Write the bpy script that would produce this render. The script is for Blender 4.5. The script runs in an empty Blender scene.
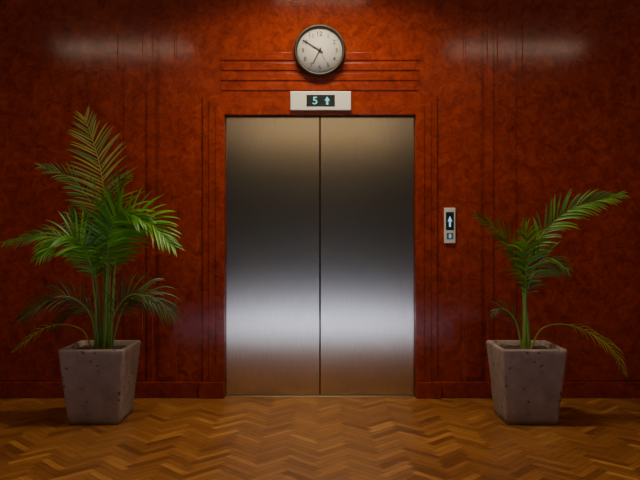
import bpy, bmesh, math, random
from mathutils import Vector, Matrix, noise
random.seed(7)
scene = bpy.context.scene
col = scene.collection

# ------------------------------------------------------------------ helpers
def link(o, parent=None):
    col.objects.link(o)
    if parent: o.parent = parent
    return o

def empty(name, loc=(0,0,0)):
    e = bpy.data.objects.new(name, None); e.empty_display_size = .1
    e.location = loc
    return link(e)

def mesh_obj(name, bm, mats, parent=None, smooth=False):
    me = bpy.data.meshes.new(name)
    bm.normal_update()
    bm.to_mesh(me); bm.free()
    for m in (mats if isinstance(mats, (list, tuple)) else [mats]): me.materials.append(m)
    if smooth:
        for p in me.polygons: p.use_smooth = True
    return link(bpy.data.objects.new(name, me), parent)

def add_box(bm, x0, x1, y0, y1, z0, z1, bev=0.0, mi=0):
    t = bmesh.new()
    r = bmesh.ops.create_cube(t, size=1)
    for v in t.verts:
        v.co = Vector(((x0+x1)/2 + v.co.x*(x1-x0), (y0+y1)/2 + v.co.y*(y1-y0), (z0+z1)/2 + v.co.z*(z1-z0)))
    if bev > 0:
        bmesh.ops.bevel(t, geom=t.edges[:], offset=bev, segments=3, profile=.5, affect='EDGES')
    for f in t.faces: f.material_index = mi
    me = bpy.data.meshes.new('tmp'); t.to_mesh(me); t.free()
    bm.from_mesh(me); bpy.data.meshes.remove(me)

def nt(name):
    m = bpy.data.materials.new(name); m.use_nodes = True
    n = m.node_tree.nodes; l = m.node_tree.links
    b = n['Principled BSDF']
    return m, n, l, b

def simple(name, c, rough=.5, metal=0, emis=None, es=0):
    m, n, l, b = nt(name)
    b.inputs['Base Color'].default_value = (*c, 1)
    b.inputs['Roughness'].default_value = rough
    b.inputs['Metallic'].default_value = metal
    if emis:
        b.inputs['Emission Color'].default_value = (*emis, 1)
        b.inputs['Emission Strength'].default_value = es
    return m

def ramp(n, stops):
    r = n.new('ShaderNodeValToRGB')
    while len(r.color_ramp.elements) < len(stops): r.color_ramp.elements.new(.5)
    for e, (p, c) in zip(r.color_ramp.elements, stops):
        e.position = p; e.color = (*c, 1)
    return r

def noise_node(n, l, vec, scale, detail=4, rough=.55, dist=0):
    t = n.new('ShaderNodeTexNoise')
    t.inputs['Scale'].default_value = scale
    t.inputs['Detail'].default_value = detail
    t.inputs['Roughness'].default_value = rough
    t.inputs['Distortion'].default_value = dist
    if vec: l.new(vec, t.inputs['Vector'])
    return t

# ------------------------------------------------------------------ materials
def mat_burl():
    m, n, l, b = nt('burl_veneer')
    tc = n.new('ShaderNodeTexCoord')
    a = noise_node(n, l, tc.outputs['Object'], 13, 9, .74, .9)
    c = noise_node(n, l, tc.outputs['Object'], 2.2, 4, .6, .5)
    r1 = ramp(n, [(.28, (.075,.009,.003)), (.45, (.175,.020,.0056)), (.60, (.245,.033,.008)), (.78, (.33,.060,.014))])
    l.new(a.outputs['Fac'], r1.inputs['Fac'])
    r2 = ramp(n, [(.3, (.74,.72,.70)), (.7, (1,1,1))])
    l.new(c.outputs['Fac'], r2.inputs['Fac'])
    mx = n.new('ShaderNodeMix'); mx.data_type = 'RGBA'; mx.blend_type = 'MULTIPLY'
    mx.inputs['Factor'].default_value = 1
    l.new(r1.outputs['Color'], mx.inputs['A']); l.new(r2.outputs['Color'], mx.inputs['B'])
    l.new(mx.outputs['Result'], b.inputs['Base Color'])
    b.inputs['Roughness'].default_value = .14
    b.inputs['Specular IOR Level'].default_value = .22
    d = noise_node(n, l, tc.outputs['Object'], 26, 6, .7, .5)
    bp = n.new('ShaderNodeBump'); bp.inputs['Strength'].default_value = .035; bp.inputs['Distance'].default_value = .01
    l.new(d.outputs['Fac'], bp.inputs['Height']); l.new(bp.outputs['Normal'], b.inputs['Normal'])
    return m

def mat_parquet():
    m, n, l, b = nt('parquet_oak')
    at = n.new('ShaderNodeAttribute'); at.attribute_name = 'plank'
    uv = n.new('ShaderNodeUVMap'); uv.uv_map = 'UVMap'
    mp = n.new('ShaderNodeMapping'); mp.inputs['Scale'].default_value = (6, 80, 1)
    l.new(uv.outputs['UV'], mp.inputs['Vector'])
    g = noise_node(n, l, mp.outputs['Vector'], 1, 5, .6, .6)
    r1 = ramp(n, [(0, (.135,.050,.013)), (.35, (.205,.082,.020)), (.7, (.265,.112,.028)), (1, (.36,.17,.046))])
    l.new(at.outputs['Fac'], r1.inputs['Fac'])
    r2 = ramp(n, [(.3, (.6,.55,.5)), (.65, (1,1,1))])
    l.new(g.outputs['Fac'], r2.inputs['Fac'])
    mx = n.new('ShaderNodeMix'); mx.data_type = 'RGBA'; mx.blend_type = 'MULTIPLY'
    mx.inputs['Factor'].default_value = 1
    l.new(r1.outputs['Color'], mx.inputs['A']); l.new(r2.outputs['Color'], mx.inputs['B'])
    l.new(mx.outputs['Result'], b.inputs['Base Color'])
    b.inputs['Roughness'].default_value = .33
    bp = n.new('ShaderNodeBump'); bp.inputs['Strength'].default_value = .2; bp.inputs['Distance'].default_value = .002
    l.new(g.outputs['Fac'], bp.inputs['Height']); l.new(bp.outputs['Normal'], b.inputs['Normal'])
    return m

def mat_steel(rough=.18):
    m, n, l, b = nt('brushed_steel')
    tc = n.new('ShaderNodeTexCoord')
    mp = n.new('ShaderNodeMapping'); mp.inputs['Scale'].default_value = (420, 420, 9)
    l.new(tc.outputs['Object'], mp.inputs['Vector'])
    g = noise_node(n, l, mp.outputs['Vector'], 1, 3, .6)
    r = ramp(n, [(.3, (.50,.455,.37)), (.7, (.70,.645,.53))])
    l.new(g.outputs['Fac'], r.inputs['Fac']); l.new(r.outputs['Color'], b.inputs['Base Color'])
    b.inputs['Metallic'].default_value = 1
    b.inputs['Roughness'].default_value = rough
    bp = n.new('ShaderNodeBump'); bp.inputs['Strength'].default_value = .05; bp.inputs['Distance'].default_value = .001
    l.new(g.outputs['Fac'], bp.inputs['Height']); l.new(bp.outputs['Normal'], b.inputs['Normal'])
    return m

def mat_concrete():
    m, n, l, b = nt('cast_concrete')
    tc = n.new('ShaderNodeTexCoord')
    a = noise_node(n, l, tc.outputs['Object'], 9, 6, .65)
    r = ramp(n, [(.3, (.165,.122,.108)), (.7, (.26,.20,.178))])
    l.new(a.outputs['Fac'], r.inputs['Fac'])
    v = n.new('ShaderNodeTexVoronoi'); v.inputs['Scale'].default_value = 20
    wrp = noise_node(n, l, tc.outputs['Object'], 20, 3)
    vm = n.new('ShaderNodeMix'); vm.data_type = 'RGBA'; vm.blend_type = 'ADD'; vm.inputs['Factor'].default_value = .06
    l.new(tc.outputs['Object'], vm.inputs['A']); l.new(wrp.outputs['Color'], vm.inputs['B'])
    l.new(vm.outputs['Result'], v.inputs['Vector'])
    d = noise_node(n, l, tc.outputs['Object'], 6, 3)
    pr = ramp(n, [(.12, (0,0,0)), (.26, (1,1,1))])
    l.new(v.outputs['Distance'], pr.inputs['Fac'])
    mk = ramp(n, [(.50, (0,0,0)), (.58, (1,1,1))])
    l.new(d.outputs['Fac'], mk.inputs['Fac'])
    mm = n.new('ShaderNodeMath'); mm.operation = 'MAXIMUM'
    l.new(pr.outputs['Color'], mm.inputs[0]); l.new(mk.outputs['Color'], mm.inputs[1])
    dk = n.new('ShaderNodeMix'); dk.data_type = 'RGBA'
    dk.inputs['A'].default_value = (.075,.055,.05,1)
    l.new(mm.outputs[0], dk.inputs['Factor']); l.new(r.outputs['Color'], dk.inputs['B'])
    l.new(dk.outputs['Result'], b.inputs['Base Color'])
    b.inputs['Roughness'].default_value = .8
    fine = noise_node(n, l, tc.outputs['Object'], 60, 4)
    ad = n.new('ShaderNodeMath'); ad.operation = 'MULTIPLY_ADD'; ad.inputs[1].default_value = .35
    l.new(fine.outputs['Fac'], ad.inputs[0]); l.new(mm.outputs[0], ad.inputs[2])
    bp = n.new('ShaderNodeBump'); bp.inputs['Strength'].default_value = .8; bp.inputs['Distance'].default_value = .008
    l.new(ad.outputs[0], bp.inputs['Height']); l.new(bp.outputs['Normal'], b.inputs['Normal'])
    return m

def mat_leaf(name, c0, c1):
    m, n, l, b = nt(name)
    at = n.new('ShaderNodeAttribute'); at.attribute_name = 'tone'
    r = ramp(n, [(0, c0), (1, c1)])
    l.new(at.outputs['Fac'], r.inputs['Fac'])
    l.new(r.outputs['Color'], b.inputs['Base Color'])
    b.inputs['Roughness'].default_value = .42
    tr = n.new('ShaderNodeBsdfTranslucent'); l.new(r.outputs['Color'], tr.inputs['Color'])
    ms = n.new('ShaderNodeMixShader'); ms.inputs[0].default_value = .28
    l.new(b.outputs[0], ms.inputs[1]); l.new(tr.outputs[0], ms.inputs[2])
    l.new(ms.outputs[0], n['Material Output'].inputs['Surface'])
    return m

M_burl = mat_burl()
M_floor = mat_parquet()
M_steel = mat_steel()
M_conc = mat_concrete()
M_gap = simple('dark_gap', (.015,.007,.003), .7)
M_black = simple('black_void', (.004,.004,.004), .9)
M_plaster = simple('warm_plaster', (.55,.43,.27), .9)
M_rear = simple('dark_green_paint', (.045,.070,.034), .8)
M_reflector = simple('pale_reflector_floor', (.60,.62,.68), .5)
M_plate = simple('satin_aluminium', (.54,.52,.44), .5, .3)
M_disp = simple('display_glass', (.008,.016,.016), .25)
M_glow = simple('display_glow', (.1,.4,.4), .5, 0, (.25,.80,.78), .42)
M_glow2 = simple('arrow_glow', (.2,.3,.4), .5, 0, (.40,.72,1.0), .7)
M_rim = simple('clock_rim_metal', (.045,.040,.030), .38, .6)
M_face = simple('clock_face', (.42,.40,.34), .6)
M_ink = simple('clock_ink', (.02,.018,.015), .6)
M_soil = simple('potting_soil', (.03,.018,.010), .95)
M_fix = simple('fixture_housing', (.5,.5,.48), .5)
M_leaf = mat_leaf('palm_leaf', (.008,.050,.003), (.11,.34,.012))
M_leafy = mat_leaf('palm_leaf_yellow', (.025,.10,.005), (.36,.38,.022))
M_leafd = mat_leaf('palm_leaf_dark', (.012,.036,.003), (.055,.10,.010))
M_stem = simple('palm_stem', (.10,.19,.018), .45)

# ------------------------------------------------------------------ room shell
W = 3.3; H = 3.4; B = -11.0; OW = .71; OH = 2.105
bm = bmesh.new()
add_box(bm, -W, -OW, 0, .15, 0, H)
add_box(bm, OW, W, 0, .15, 0, H)
add_box(bm, -OW, OW, 0, .15, OH, H)
mesh_obj('wall_back', bm, M_burl)
bm = bmesh.new(); add_box(bm, -W-.1, -W, B, .15, 0, H); mesh_obj('wall_left', bm, M_burl)
bm = bmesh.new(); add_box(bm, W, W+.1, B, .15, 0, H); mesh_obj('wall_right', bm, M_burl)
bm = bmesh.new(); add_box(bm, -W-.1, W+.1, B-.1, B, 0, H); mesh_obj('wall_front', bm, M_rear)
bm = bmesh.new(); add_box(bm, -W-.1, W+.1, B-.1, .15, H, H+.1); mesh_obj('ceiling', bm, M_plaster)

# herringbone floor (one mesh)
PW, NN = .046, 5
FY = -2.3
bm = bmesh.new()
uvl = bm.loops.layers.uv.new('UVMap')
pl = bm.faces.layers.float.new('plank')
rot = Matrix.Rotation(math.radians(45), 3, 'Z')
g = .0007
def plank(i, j, w, h):
    x0, x1, y0, y1 = i*PW+g, (i+w)*PW-g, j*PW+g, (j+h)*PW-g
    cen = rot @ Vector(((x0+x1)/2, (y0+y1)/2, 0)) + Vector((0, -1.1, 0))
    if abs(cen.x) > W+.3 or cen.y > .35 or cen.y < FY-.3: return
    vs = [bm.verts.new(rot @ Vector(p) + Vector((0, -1.1, 0))) for p in ((x0,y0,0),(x1,y0,0),(x1,y1,0),(x0,y1,0))]
    f = bm.faces.new(vs)
    f[pl] = min(1, max(0, random.gauss(.48, .24)))
    ox, oy = random.uniform(0, 50), random.uniform(0, 50)
    L = max(w, h)*PW
    uvs = [(0,0),(L,0),(L,PW),(0,PW)] if w > h else [(0,PW),(0,0),(L,0),(L,PW)]
    for lp, u in zip(f.loops, uvs): lp[uvl].uv = (u[0]+ox, u[1]+oy)
for j in range(-95, 96):
    for mm_ in range(-22, 23):
        i = j + 2*NN*mm_
        if abs(i) < 110: plank(i, j, NN, 1)
for i in range(-95, 96):
    for mm_ in range(-22, 23):
        j = i - 2*NN + 1 + 2*NN*mm_
        if abs(j) < 110: plank(i, j, 1, NN)
for co, no in (((0,0,0),(0,1,0)), ((0,FY,0),(0,-1,0)), ((W,0,0),(1,0,0)), ((-W,0,0),(-1,0,0))):
    bmesh.ops.bisect_plane(bm, geom=bm.verts[:]+bm.edges[:]+bm.faces[:], plane_co=co, plane_no=no, clear_outer=True)
for f in bm.faces: f.material_index = 0
def slab(x0,x1,y0,y1,z0,z1,mi):
    vs = [bm.verts.new(p) for p in ((x0,y0,z0),(x1,y0,z0),(x1,y1,z0),(x0,y1,z0),(x0,y0,z1),(x1,y0,z1),(x1,y1,z1),(x0,y1,z1))]
    for q in ((0,3,2,1),(4,5,6,7),(0,1,5,4),(1,2,6,5),(2,3,7,6),(3,0,4,7)):
        f = bm.faces.new([vs[k] for k in q]); f.material_index = mi
slab(-W-.1, W+.1, FY, .15, -.1, -.0015, 1)
slab(-W-.1, W+.1, B-.1, FY, -.1, 0, 2)  # unseen pale floor, added to give the doors their bright reflected band
mesh_obj('floor', bm, [M_floor, M_gap, M_reflector])

# ------------------------------------------------------------------ trims
bm = bmesh.new()
steps = [(.712,.776,.026,2.107,2.158), (.776,.828,.019,2.158,2.206), (.828,.873,.012,2.206,2.248)]
for a, b_, p, z0, z1 in steps:
    for s in (-1, 1):
        x0, x1 = sorted((s*a, s*b_))
        add_box(bm, x0, x1, -p, .0, .11, z0+.002, .002)
    add_box(bm, -b_, b_, -p, .0, z0, z1, .002)
for s in (-1, 1):   # plinth blocks
    x0, x1 = sorted((s*.712, s*.90))
    add_box(bm, x0, x1, -.040, 0, 0, .12, .004)
mesh_obj('trim_1', bm, M_burl)
bm = bmesh.new()
for z0, z1 in ((2.515,2.572),(2.440,2.495),(2.365,2.418),(2.290,2.343)):
    add_box(bm, -.74, .74, -.007, 0, z0, z1, .0018)
mesh_obj('trim_2', bm, M_burl)
for k, s in ((3, -1), (4, 1)):
    bm = bmesh.new()
    for a, b_, p in ((1.067,1.216,.007),(1.246,1.291,.008),(1.321,1.463,.006),(1.507,3.28,.007)):
        x0, x1 = sorted((s*a, s*b_))
        add_box(bm, x0, x1, -p, 0, .125, 3.39, .0025)
    x0, x1 = sorted((s*1.082, s*1.201))
    add_box(bm, x0, x1, -.011, 0, .15, 3.38, .0025)
    mesh_obj('trim_%d' % k, bm, M_burl)
for nm, s in (('baseboard_left', -1), ('baseboard_right', 1)):
    bm = bmesh.new()
    x0, x1 = sorted((s*.90, s*W))
    add_box(bm, x0, x1, -.022, 0, 0, .12, .005)
    mesh_obj(nm, bm, M_burl)

# ------------------------------------------------------------------ elevator
el = empty('elevator_door', (0, .045, 0))
for nm, x0, x1 in (('panel_left', -.709, -.0035), ('panel_right', .0035, .709)):
    bm = bmesh.new(); add_box(bm, x0, x1, 0, .035, .008, 2.10, .003); mesh_obj(nm, bm, M_steel, el)
bm = bmesh.new(); add_box(bm, -.709, .709, .04, .10, 0, 2.10); mesh_obj('shaft_backing', bm, M_black, el)
bm = bmesh.new()
add_box(bm, -.709, .709, -.043, .035, -.01, .004, .001)
for yy in (-.035, -.02): add_box(bm, -.70, .70, yy, yy+.006, .002, .006, .001)
mesh_obj('sill', bm, simple('sill_metal', (.25,.17,.10), .4, .8), el)

# ------------------------------------------------------------------ text / arrows
def text_mesh(name, s, size, loc, mat, parent, sx=1):
    c = bpy.data.curves.new(name, 'FONT'); c.body = s; c.size = size
    c.align_x = 'CENTER'; c.align_y = 'CENTER'; c.extrude = .0006; c.offset = size*.006
    o = bpy.data.objects.new(name+'_c', c); col.objects.link(o)
    dg = bpy.context.evaluated_depsgraph_get(); dg.update()
    me = bpy.data.meshes.new_from_object(o.evaluated_get(dg))
    bpy.data.objects.remove(o)
    xs = [v.co.x for v in me.vertices]; ys = [v.co.y for v in me.vertices]
    cx, cy = (min(xs)+max(xs))/2, (min(ys)+max(ys))/2
    for v in me.vertices: v.co.x = (v.co.x-cx)*sx; v.co.y -= cy
    me.materials.clear(); me.materials.append(mat)
    ob = bpy.data.objects.new(name, me); ob.location = loc; ob.rotation_euler = (math.radians(90), 0, 0)
    return link(ob, parent)

def arrow(name, cx, cz, y, w, h, mat, parent):
    bm = bmesh.new()
    pts = [(-.5,0),(0,.5),(.5,0),(.2,0),(.2,-.5),(-.2,-.5),(-.2,0)]
    vs = [bm.verts.new((cx+p[0]*w, y, cz+p[1]*h)) for p in pts]
    f = bm.faces.new(vs)
    r = bmesh.ops.extrude_face_region(bm, geom=[f])
    for v in r['geom']:
        if isinstance(v, bmesh.types.BMVert): v.co.y -= .001
    bmesh.ops.triangulate(bm, faces=bm.faces[:])
    bmesh.ops.recalc_face_normals(bm, faces=bm.faces[:])
    return mesh_obj(name, bm, mat, parent)

ind = empty('elevator_floor_indicator', (.005, -.025, 2.205))
bm = bmesh.new(); add_box(bm, -.224, .224, -.022, 0, -.070, .070, .005); mesh_obj('plate', bm, M_plate, ind)
bm = bmesh.new(); add_box(bm, -.105, .105, -.0245, -.018, -.043, .043, .001); mesh_obj('display', bm, M_disp, ind)
text_mesh('digit', '5', .078, (-.042, -.0255, 0), M_glow, ind, 1.1)
arrow('arrow', .048, 0, -.0250, .040, .060, M_glow, ind)

cp = empty('elevator_call_panel', (.966, 0, 1.283))
bm = bmesh.new(); add_box(bm, -.042, .042, -.016, 0, -.132, .132, .004); mesh_obj('plate', bm, M_plate, cp)
bm = bmesh.new(); add_box(bm, -.030, .030, -.018, -.010, -.035, .100, .001); mesh_obj('display', bm, M_disp, cp)
arrow('arrow', 0, .030, -.0185, .034, .080, M_glow2, cp)
bm = bmesh.new(); add_box(bm, -.024, .024, -.020, -.010, -.102, -.055, .003); mesh_obj('call_button', bm, simple('button_blue', (.06,.12,.17), .3, .2), cp)
text_mesh('button_icon', '8', .04, (0, -.021, -.0785), M_glow2, cp)

# ------------------------------------------------------------------ clock
ck = empty('wall_clock', (-.002, -.007, 2.578))
def lathe(name, prof, mat, parent, seg=72):
    bm = bmesh.new(); rings = []
    for r, y in prof:
        if r < 1e-5: rings.append([bm.verts.new((0, y, 0))])
        else: rings.append([bm.verts.new((r*math.cos(2*math.pi*k/seg), y, r*math.sin(2*math.pi*k/seg))) for k in range(seg)])
    for A, C in zip(rings, rings[1:]):
        for k in range(seg):
            k2 = (k+1) % seg
            if len(A) == 1: bm.faces.new((A[0], C[k], C[k2]))
            elif len(C) == 1: bm.faces.new((A[k], A[k2], C[0]))
            else: bm.faces.new((A[k], A[k2], C[k2], C[k]))
    bmesh.ops.recalc_face_normals(bm, faces=bm.faces[:])
    return mesh_obj(name, bm, mat, parent, True)
lathe('rim', [(0,0),(.184,0),(.190,-.008),(.192,-.03),(.188,-.048),(.181,-.055),(.173,-.053),(.167,-.044),(.165,-.030),(.0,-.030)], M_rim, ck)
lathe('face', [(0,-.0325),(.166,-.0325),(.166,-.0300),(0,-.0300)], M_face, ck)
for h in range(1, 13):
    a = math.radians(30*h)
    text_mesh('numeral_%d' % h, str(h), .046, (.124*math.sin(a), -.0335, .124*math.cos(a)), M_ink, ck)
bm = bmesh.new()
for k in range(60):
    a = math.radians(6*k); r0, r1, w = (.148,.160,.0022) if k % 5 == 0 else (.154,.160,.0010)
    d = Vector((math.sin(a),0,math.cos(a))); s = Vector((math.cos(a),0,-math.sin(a)))
    bm.faces.new([bm.verts.new(p + Vector((0,-.0330,0))) for p in (d*r0-s*w, d*r0+s*w, d*r1+s*w, d*r1-s*w)])
mesh_obj('minute_ticks', bm, M_ink, ck)
def hand(name, ang, L, tail, w0, w1, y):
    a = math.radians(ang); bm = bmesh.new()
    d = Vector((math.sin(a),0,math.cos(a))); s = Vector((math.cos(a),0,-math.sin(a)))
    f = bm.faces.new([bm.verts.new(p + Vector((0,y,0))) for p in (-d*tail-s*w0, -d*tail+s*w0, d*L+s*w1, d*L-s*w1)])
    r = bmesh.ops.extrude_face_region(bm, geom=[f])
    for v in r['geom']:
        if isinstance(v, bmesh.types.BMVert): v.co.y -= .0015
    bmesh.ops.recalc_face_normals(bm, faces=bm.faces[:])
    mesh_obj(name, bm, M_ink, ck)
hand('hour_hand', 207, .110, .022, .0055, .0040, -.036)
hand('minute_hand', 302, .145, .028, .0050, .0032, -.039)
hand('second_hand', 152, .135, .03, .0010, .0008, -.042)
lathe('hub', [(0,-.046),(.009,-.046),(.010,-.034),(0,-.034)], M_ink, ck, 24)

# ------------------------------------------------------------------ planters & palms
def planter(parent, seed):
    bm = bmesh.new(); seg = 12
    def ring(h, z, r, jit=.0012):
        out = []
        for cx, cy, a0 in ((1,1,0),(-1,1,90),(-1,-1,180),(1,-1,270)):
            for k in range(5):
                a = math.radians(a0 + 90*k/4)
                out.append(Vector((cx*(h-r)+r*math.cos(a), cy*(h-r)+r*math.sin(a), z)))
            nx = {(1,1):(-1,1),(-1,1):(-1,-1),(-1,-1):(1,-1),(1,-1):(1,1)}[(cx,cy)]
            a = math.radians(a0+90)
            p0 = out[-1]; p1 = Vector((nx[0]*(h-r)+r*math.cos(a), nx[1]*(h-r)+r*math.sin(a), z))
            for k in range(1, seg): out.append(p0.lerp(p1, k/seg))
        res = []
        for p in out:
            nn = noise.noise(p*14 + Vector((seed*5,0,0)))
            nn2 = noise.noise(p*45 + Vector((seed*5,0,0)))
            res.append(bm.verts.new(p*(1) + Vector((p.x, p.y, 0)).normalized()*(nn*.0035 + nn2*.0012)))
        return res
    R = [ring(.158, 0, .016)]
    R.append(ring(.164, .006, .02))
    n = 14
    for k in range(1, n+1):
        t = k/n; R.append(ring(.164+(.208-.164)*t, .006+.462*t, .018))
    R.append(ring(.207, .478, .018)); R.append(ring(.203, .484, .017))
    R.append(ring(.183, .484, .014)); R.append(ring(.178, .478, .012)); R.append(ring(.170, .40, .012))
    for A, C in zip(R, R[1:]):
        for k in range(len(A)):
            k2 = (k+1) % len(A); bm.faces.new((A[k], A[k2], C[k2], C[k]))
    bm.faces.new(R[0][::-1])
    bmesh.ops.recalc_face_normals(bm, faces=bm.faces[:])
    mesh_obj('planter', bm, M_conc, parent, True)
    bm = bmesh.new()
    bmesh.ops.create_grid(bm, x_segments=24, y_segments=24, size=.174)
    for v in bm.verts: v.co.z = .452 + .010*noise.noise(v.co*30) + .012*(1-min(1, v.co.xy.length/.15))
    mesh_obj('soil', bm, M_soil, parent, True)

def catmull(P, n):
    P = [Vector(p) for p in P]
    P = [P[0]*2-P[1]] + P + [P[-1]*2-P[-2]]
    out = []
    for i in range(1, len(P)-2):
        for k in range(n):
            t = k/n; a, b, c, d = P[i-1:i+3]
            out.append(.5*((2*b)+(-a+c)*t+(2*a-5*b+4*c-d)*t*t+(-a+3*b-3*c+d)*t**3))
    out.append(P[-2]); return out

def frond(bm, tone, pts, N=(0,-1,.5), start=.4, n=30, L=.24, w=.0075, droop=.35, ang=52, mi=0, r0=.007, vee=.25, tlo=.2, thi=.9, jitter=1):
    C = catmull(pts, 14); N = Vector(N).normalized()
    acc = [0]
    for a, b in zip(C, C[1:]): acc.append(acc[-1]+(b-a).length)
    T = acc[-1]
    def at(u):
        s = u*T
        for i in range(len(acc)-1):
            if acc[i+1] >= s:
                k = (s-acc[i])/max(1e-9, acc[i+1]-acc[i])
                return C[i].lerp(C[i+1], k), (C[i+1]-C[i]).normalized()
        return C[-1], (C[-1]-C[-2]).normalized()
    prev = None; ns = 44
    for q in range(ns+1):
        u = q/ns; p, t = at(u); S = t.cross(N)
        if S.length < .05: S = t.cross(Vector((1,0,0)))
        S.normalize(); U = S.cross(t)
        rr = r0*(1-u)**.8*.85 + .0012
        if u < .12: rr *= 1+ (.12-u)*5
        ring = [bm.verts.new(p + (S*math.cos(k*math.pi/3)+U*math.sin(k*math.pi/3))*rr) for k in range(6)]
        if prev:
            for k in range(6):
                f = bm.faces.new((prev[k], prev[(k+1)%6], ring[(k+1)%6], ring[k])); f.material_index = 3 if mi != 1 else 1; f[tone] = .6; f.smooth = True
        prev = ring
    for i in range(n):
        for side in (-1, 1):
            u = start + (1-start)*((i + (.25 if side > 0 else 0) + random.uniform(-.2,.2)*jitter)/n)
            u = min(max(u, start), .997)
            v = (u-start)/(1-start)
            p, t = at(u); S = t.cross(N)
            if S.length < .05: continue
            S.normalize(); U = S.cross(t).normalized()
            if U.dot(N) < 0: U = -U
            prof = (.45+.55*math.sin(min(1, v/.35)*math.pi/2)) * (1-.72*max(0, (v-.35)/.65)**1.5)
            ln = L*prof*random.uniform(.85, 1.08)
            aa = math.radians(ang*(1-.55*v) + random.uniform(-6, 6)*jitter)
            d = (t*math.cos(aa) + S*side*math.sin(aa) + U*(vee+random.uniform(-.12,.12)*jitter)).normalized()
            tn = random.uniform(tlo, thi)
            pos = p.copy(); segs = 6; last = None
            for k in range(segs+1):
                s = k/segs
                wd = w*(math.sin(math.pi*min(1, .18+s*.82))**.75 if s < 1 else .02)*prof**.4
                wv = d.cross(U)
                if wv.length < .05: wv = d.cross(Vector((0,0,1)))
                wv.normalize(); fold = wv.cross(d).normalized()*wd*.45
                ring = [bm.verts.new(pos-wv*wd+fold), bm.verts.new(pos.copy()), bm.verts.new(pos+wv*wd+fold)]
                if last:
                    for q in (0, 1):
                        f = bm.faces.new((last[q], last[q+1], ring[q+1], ring[q])); f.material_index = mi; f[tone] = tn; f.smooth = True
                last = ring
                d = (d + Vector((0,0,-1))*droop*(.35+s*1.2)/segs*1.6).normalized()
                pos = pos + d*ln/segs

def stem(bm, tone, pts, r):
    C = catmull(pts, 8); prev = None
    for q, p in enumerate(C):
        u = q/(len(C)-1); rr = r*(1.25-.5*u) * (1.12 if q % 6 == 0 else 1)
        ring = [bm.verts.new(p + Vector((math.cos(k*math.pi/4), math.sin(k*math.pi/4), 0))*rr) for k in range(8)]
        if prev:
            for k in range(8):
                f = bm.faces.new((prev[k], prev[(k+1)%8], ring[(k+1)%8], ring[k])); f.material_index = 3; f[tone] = .5; f.smooth = True
        prev = ring

def palm(loc, fronds, stems, seed):
    random.seed(seed)
    e = empty('potted_palm', loc); planter(e, seed)
    bm = bmesh.new(); tone = bm.faces.layers.float.new('tone')
    for pts, r in stems: stem(bm, tone, pts, r)
    for pts, kw in fronds: frond(bm, tone, pts, **kw)
    mesh_obj('fronds', bm, [M_leaf, M_leafy, M_leafd, M_stem], e)
    return e

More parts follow.
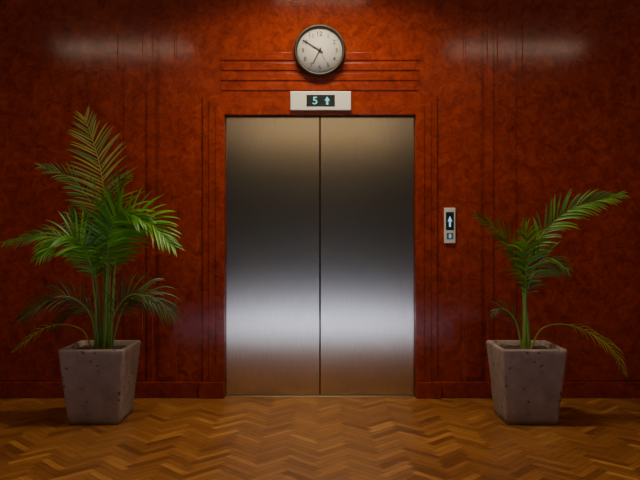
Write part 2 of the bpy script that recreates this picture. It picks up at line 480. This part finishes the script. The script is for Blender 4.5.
LF = [
 ([(0,.02,.44),(.03,.02,.88),(.035,.02,1.26),(-.01,0,1.66),(-.10,-.03,1.99)], dict(N=(.1,-1,.25), start=.52, n=30, L=.27, droop=.22, ang=66, mi=1, w=.0066, vee=.15)),  # upper frond: yellow light from above is put into its leaf colour
 ([(.05,0,.44),(.09,-.02,.94),(.16,-.05,1.24),(.32,-.10,1.30),(.51,-.14,1.13)], dict(N=(.2,-.9,.8), start=.45, n=36, L=.27, droop=.42, ang=62, w=.0098, tlo=.5, thi=1)),
 ([(.03,-.02,.44),(.06,-.05,.90),(.08,-.10,1.18),(.18,-.16,1.36),(.36,-.2,1.28)], dict(N=(.2,-.9,.6), start=.5, n=30, L=.25, droop=.4, ang=62, w=.0095, tlo=.4, thi=1)),
 ([(-.04,0,.44),(-.03,0,.83),(-.10,-.03,1.08),(-.34,-.06,1.20),(-.61,-.08,1.15)], dict(N=(-.1,-.8,.8), start=.42, n=26, L=.18, droop=.65, ang=50, w=.0062, tlo=.0, thi=.7)),
 ([(-.01,.04,.44),(.0,.04,.95),(-.04,.03,1.32),(-.18,.0,1.57),(-.40,-.03,1.66)], dict(N=(-.1,-.9,.5), start=.52, n=22, L=.17, droop=.35, ang=52, w=.006, tlo=.1, thi=.7)),
 ([(-.01,-.03,.44),(-.03,-.06,.86),(-.06,-.12,1.10),(-.16,-.2,1.20),(-.30,-.27,1.06)], dict(N=(0,-.8,.8), start=.5, n=28, L=.23, droop=.5, ang=58, w=.0085, tlo=.4, thi=1)),
 ([(.03,.03,.44),(.05,.03,1.0),(.07,.02,1.36),(.12,0,1.55),(.20,-.02,1.60)], dict(N=(.1,-1,.3), start=.55, n=18, L=.16, droop=.3, ang=45, w=.006, tlo=.1, thi=.7)),
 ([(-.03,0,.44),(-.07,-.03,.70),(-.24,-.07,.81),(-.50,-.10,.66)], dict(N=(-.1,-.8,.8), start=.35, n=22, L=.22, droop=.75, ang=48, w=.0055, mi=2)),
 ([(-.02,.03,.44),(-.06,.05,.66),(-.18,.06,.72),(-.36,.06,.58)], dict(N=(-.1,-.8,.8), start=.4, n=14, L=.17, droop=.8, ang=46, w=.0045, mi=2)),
 ([(-.04,-.04,.44),(-.11,-.08,.60),(-.30,-.12,.62),(-.52,-.16,.46)], dict(N=(-.1,-.8,.8), start=.5, n=9, L=.10, droop=.7, ang=40, w=.003, mi=1, r0=.004)),
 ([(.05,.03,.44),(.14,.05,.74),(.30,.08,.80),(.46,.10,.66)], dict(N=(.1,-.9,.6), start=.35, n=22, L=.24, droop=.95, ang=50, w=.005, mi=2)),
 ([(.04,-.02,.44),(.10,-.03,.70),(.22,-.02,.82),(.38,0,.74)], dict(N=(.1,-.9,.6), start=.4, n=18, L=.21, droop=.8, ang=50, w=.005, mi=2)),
 ([(.0,0,.44),(-.03,0,.90),(-.10,.0,1.20),(-.22,.02,1.36)], dict(N=(0,-.9,.5), start=.5, n=20, L=.2, droop=.45, ang=55, w=.0075, tlo=.0, thi=.6)),
 ([(.01,.02,.44),(.03,.02,.85),(.06,.02,1.15),(.10,.03,1.42)], dict(N=(0,-.9,.4), start=.5, n=20, L=.2, droop=.4, ang=58, w=.0075, tlo=.1, thi=.7)),
]
LS = [([(.0,.02,.43),(.02,.02,.7),(.03,.02,1.05)], .013), ([(.05,0,.43),(.07,-.01,.65),(.09,-.02,.92)], .013),
      ([(-.03,0,.43),(-.035,0,.6),(-.03,0,.85)], .011), ([(.02,-.03,.43),(.04,-.04,.6),(.05,-.05,.8)], .010)]
palm((-1.442, -.58, 0), LF, LS, 3)

RF = [
 ([(0,0,.44),(.0,0,.80),(.05,-.01,1.12),(.28,-.03,1.37),(.62,-.06,1.47)], dict(N=(-.1,-.9,.6), start=.46, n=28, L=.20, droop=.50, ang=44, w=.0068, tlo=.2, thi=.9)),
 ([(0,0,.44),(-.01,0,.78),(-.05,-.02,1.0),(-.16,-.05,1.20),(-.35,-.08,1.34)], dict(N=(.1,-.9,.5), start=.48, n=20, L=.16, droop=.5, ang=40, w=.0055, tlo=.1, thi=.8)),
 ([(.0,-.01,.44),(.0,-.02,.80),(-.01,-.05,1.05),(-.02,-.10,1.20),(-.07,-.16,1.29)], dict(N=(.1,-1,.4), start=.5, n=20, L=.21, droop=.6, ang=55, w=.008, tlo=.3, thi=1)),
 ([(.01,.0,.44),(.01,.0,.78),(.05,-.02,.98),(.14,-.05,1.06),(.26,-.08,.98)], dict(N=(.1,-1,.5), start=.45, n=16, L=.19, droop=.7, ang=50, w=.0055, tlo=.0, thi=.6)),
 ([(.02,-.03,.44),(.10,-.05,.60),(.28,-.08,.62),(.50,-.12,.50),(.60,-.15,.31)], dict(N=(.1,-.8,.8), start=.42, n=16, L=.14, droop=.8, ang=42, w=.0035, mi=1, r0=.005)),
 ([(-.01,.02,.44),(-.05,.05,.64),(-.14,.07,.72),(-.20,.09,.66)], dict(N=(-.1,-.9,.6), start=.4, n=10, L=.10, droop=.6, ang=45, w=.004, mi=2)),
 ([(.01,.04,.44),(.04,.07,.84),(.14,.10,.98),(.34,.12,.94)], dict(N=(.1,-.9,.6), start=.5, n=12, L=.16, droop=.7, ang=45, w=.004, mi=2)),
]
RS = [([(0,0,.43),(.0,0,.65),(.0,0,.92)], .016), ([(.02,-.01,.43),(.02,-.01,.55),(.01,-.01,.7)], .012)]
palm((1.352, -.58, 0), RF, RS, 11)

# ------------------------------------------------------------------ lights
def area(name, loc, sx, sy, power, color, rot=(0,0,0), spread=180, parent=None):
    d = bpy.data.lights.new(name, 'AREA'); d.shape = 'RECTANGLE'; d.size = sx; d.size_y = sy
    d.energy = power; d.color = color; d.spread = math.radians(spread)
    o = bpy.data.objects.new(name, d); o.location = loc; o.rotation_euler = rot
    return link(o, parent)
def fixture(name, loc, hx, hy, power, color, spread):
    e = empty(name, loc)
    bm = bmesh.new()
    add_box(bm, -hx-.06, hx+.06, -hy-.03, hy+.03, -.03, 0, .004)
    add_box(bm, -hx-.06, hx+.06, -hy-.03, -hy-.015, -.06, -.03, .003); add_box(bm, -hx-.06, hx+.06, hy+.015, hy+.03, -.06, -.03, .003)
    add_box(bm, -hx-.06, -hx-.045, -hy-.015, hy+.015, -.06, -.03, .003); add_box(bm, hx+.045, hx+.06, -hy-.015, hy+.015, -.06, -.03, .003)
    mesh_obj('housing', bm, M_fix, e)
    area('tube_lamp', (0,0,-.058), hx*2, hy*2, power, color, (0,0,0), spread, e)
for s in (-1, 1):
    fixture('added_wall_wash', (s*2.20, -2.60, H), .74, .035, 17, (1,.80,.56), 180)
fixture('added_wall_wash', (0, -.84, H), .40, .09, 50, (1,.82,.58), 140)  # unseen light, added to brighten the middle of the wall
e = empty('added_cool_panel', (0, -4.5, H))  # unseen cool panel, added to light the floor mirrored in the doors
bm = bmesh.new(); add_box(bm, -1.6, 1.6, -.7, .7, -.03, 0, .004); mesh_obj('housing', bm, M_fix, e)
area('added_panel_lamp', (0,0,-.035), 3.0, 1.2, 165, (.64,.72,1.0), (0,0,0), 50, e)
e = empty('added_uplight', (0, -8.0, 2.95))  # unseen uplight, added to warm the ceiling that the door tops reflect
bm = bmesh.new(); add_box(bm, -1.5, 1.5, -.1, .1, -.08, 0, .01)
for x in (-1.2, 1.2): add_box(bm, x-.01, x+.01, -.01, .01, -.0, H-2.95, .001)
mesh_obj('housing', bm, M_fix, e)
area('added_uplight_lamp', (0,0,.01), 2.8, .16, 46, (1,.82,.50), (math.pi,0,0), 170, e)

w = bpy.data.worlds.new('World'); scene.world = w; w.use_nodes = True
w.node_tree.nodes['Background'].inputs[0].default_value = (.05,.045,.04,1)
w.node_tree.nodes['Background'].inputs[1].default_value = 1

# ------------------------------------------------------------------ camera
cam = bpy.data.cameras.new('camera'); co = bpy.data.objects.new('camera', cam); col.objects.link(co)
cam.sensor_width = 36; cam.lens = 37.7
co.location = (0, -5.0, 1.175); co.rotation_euler = (math.radians(90), 0, 0)
scene.camera = co
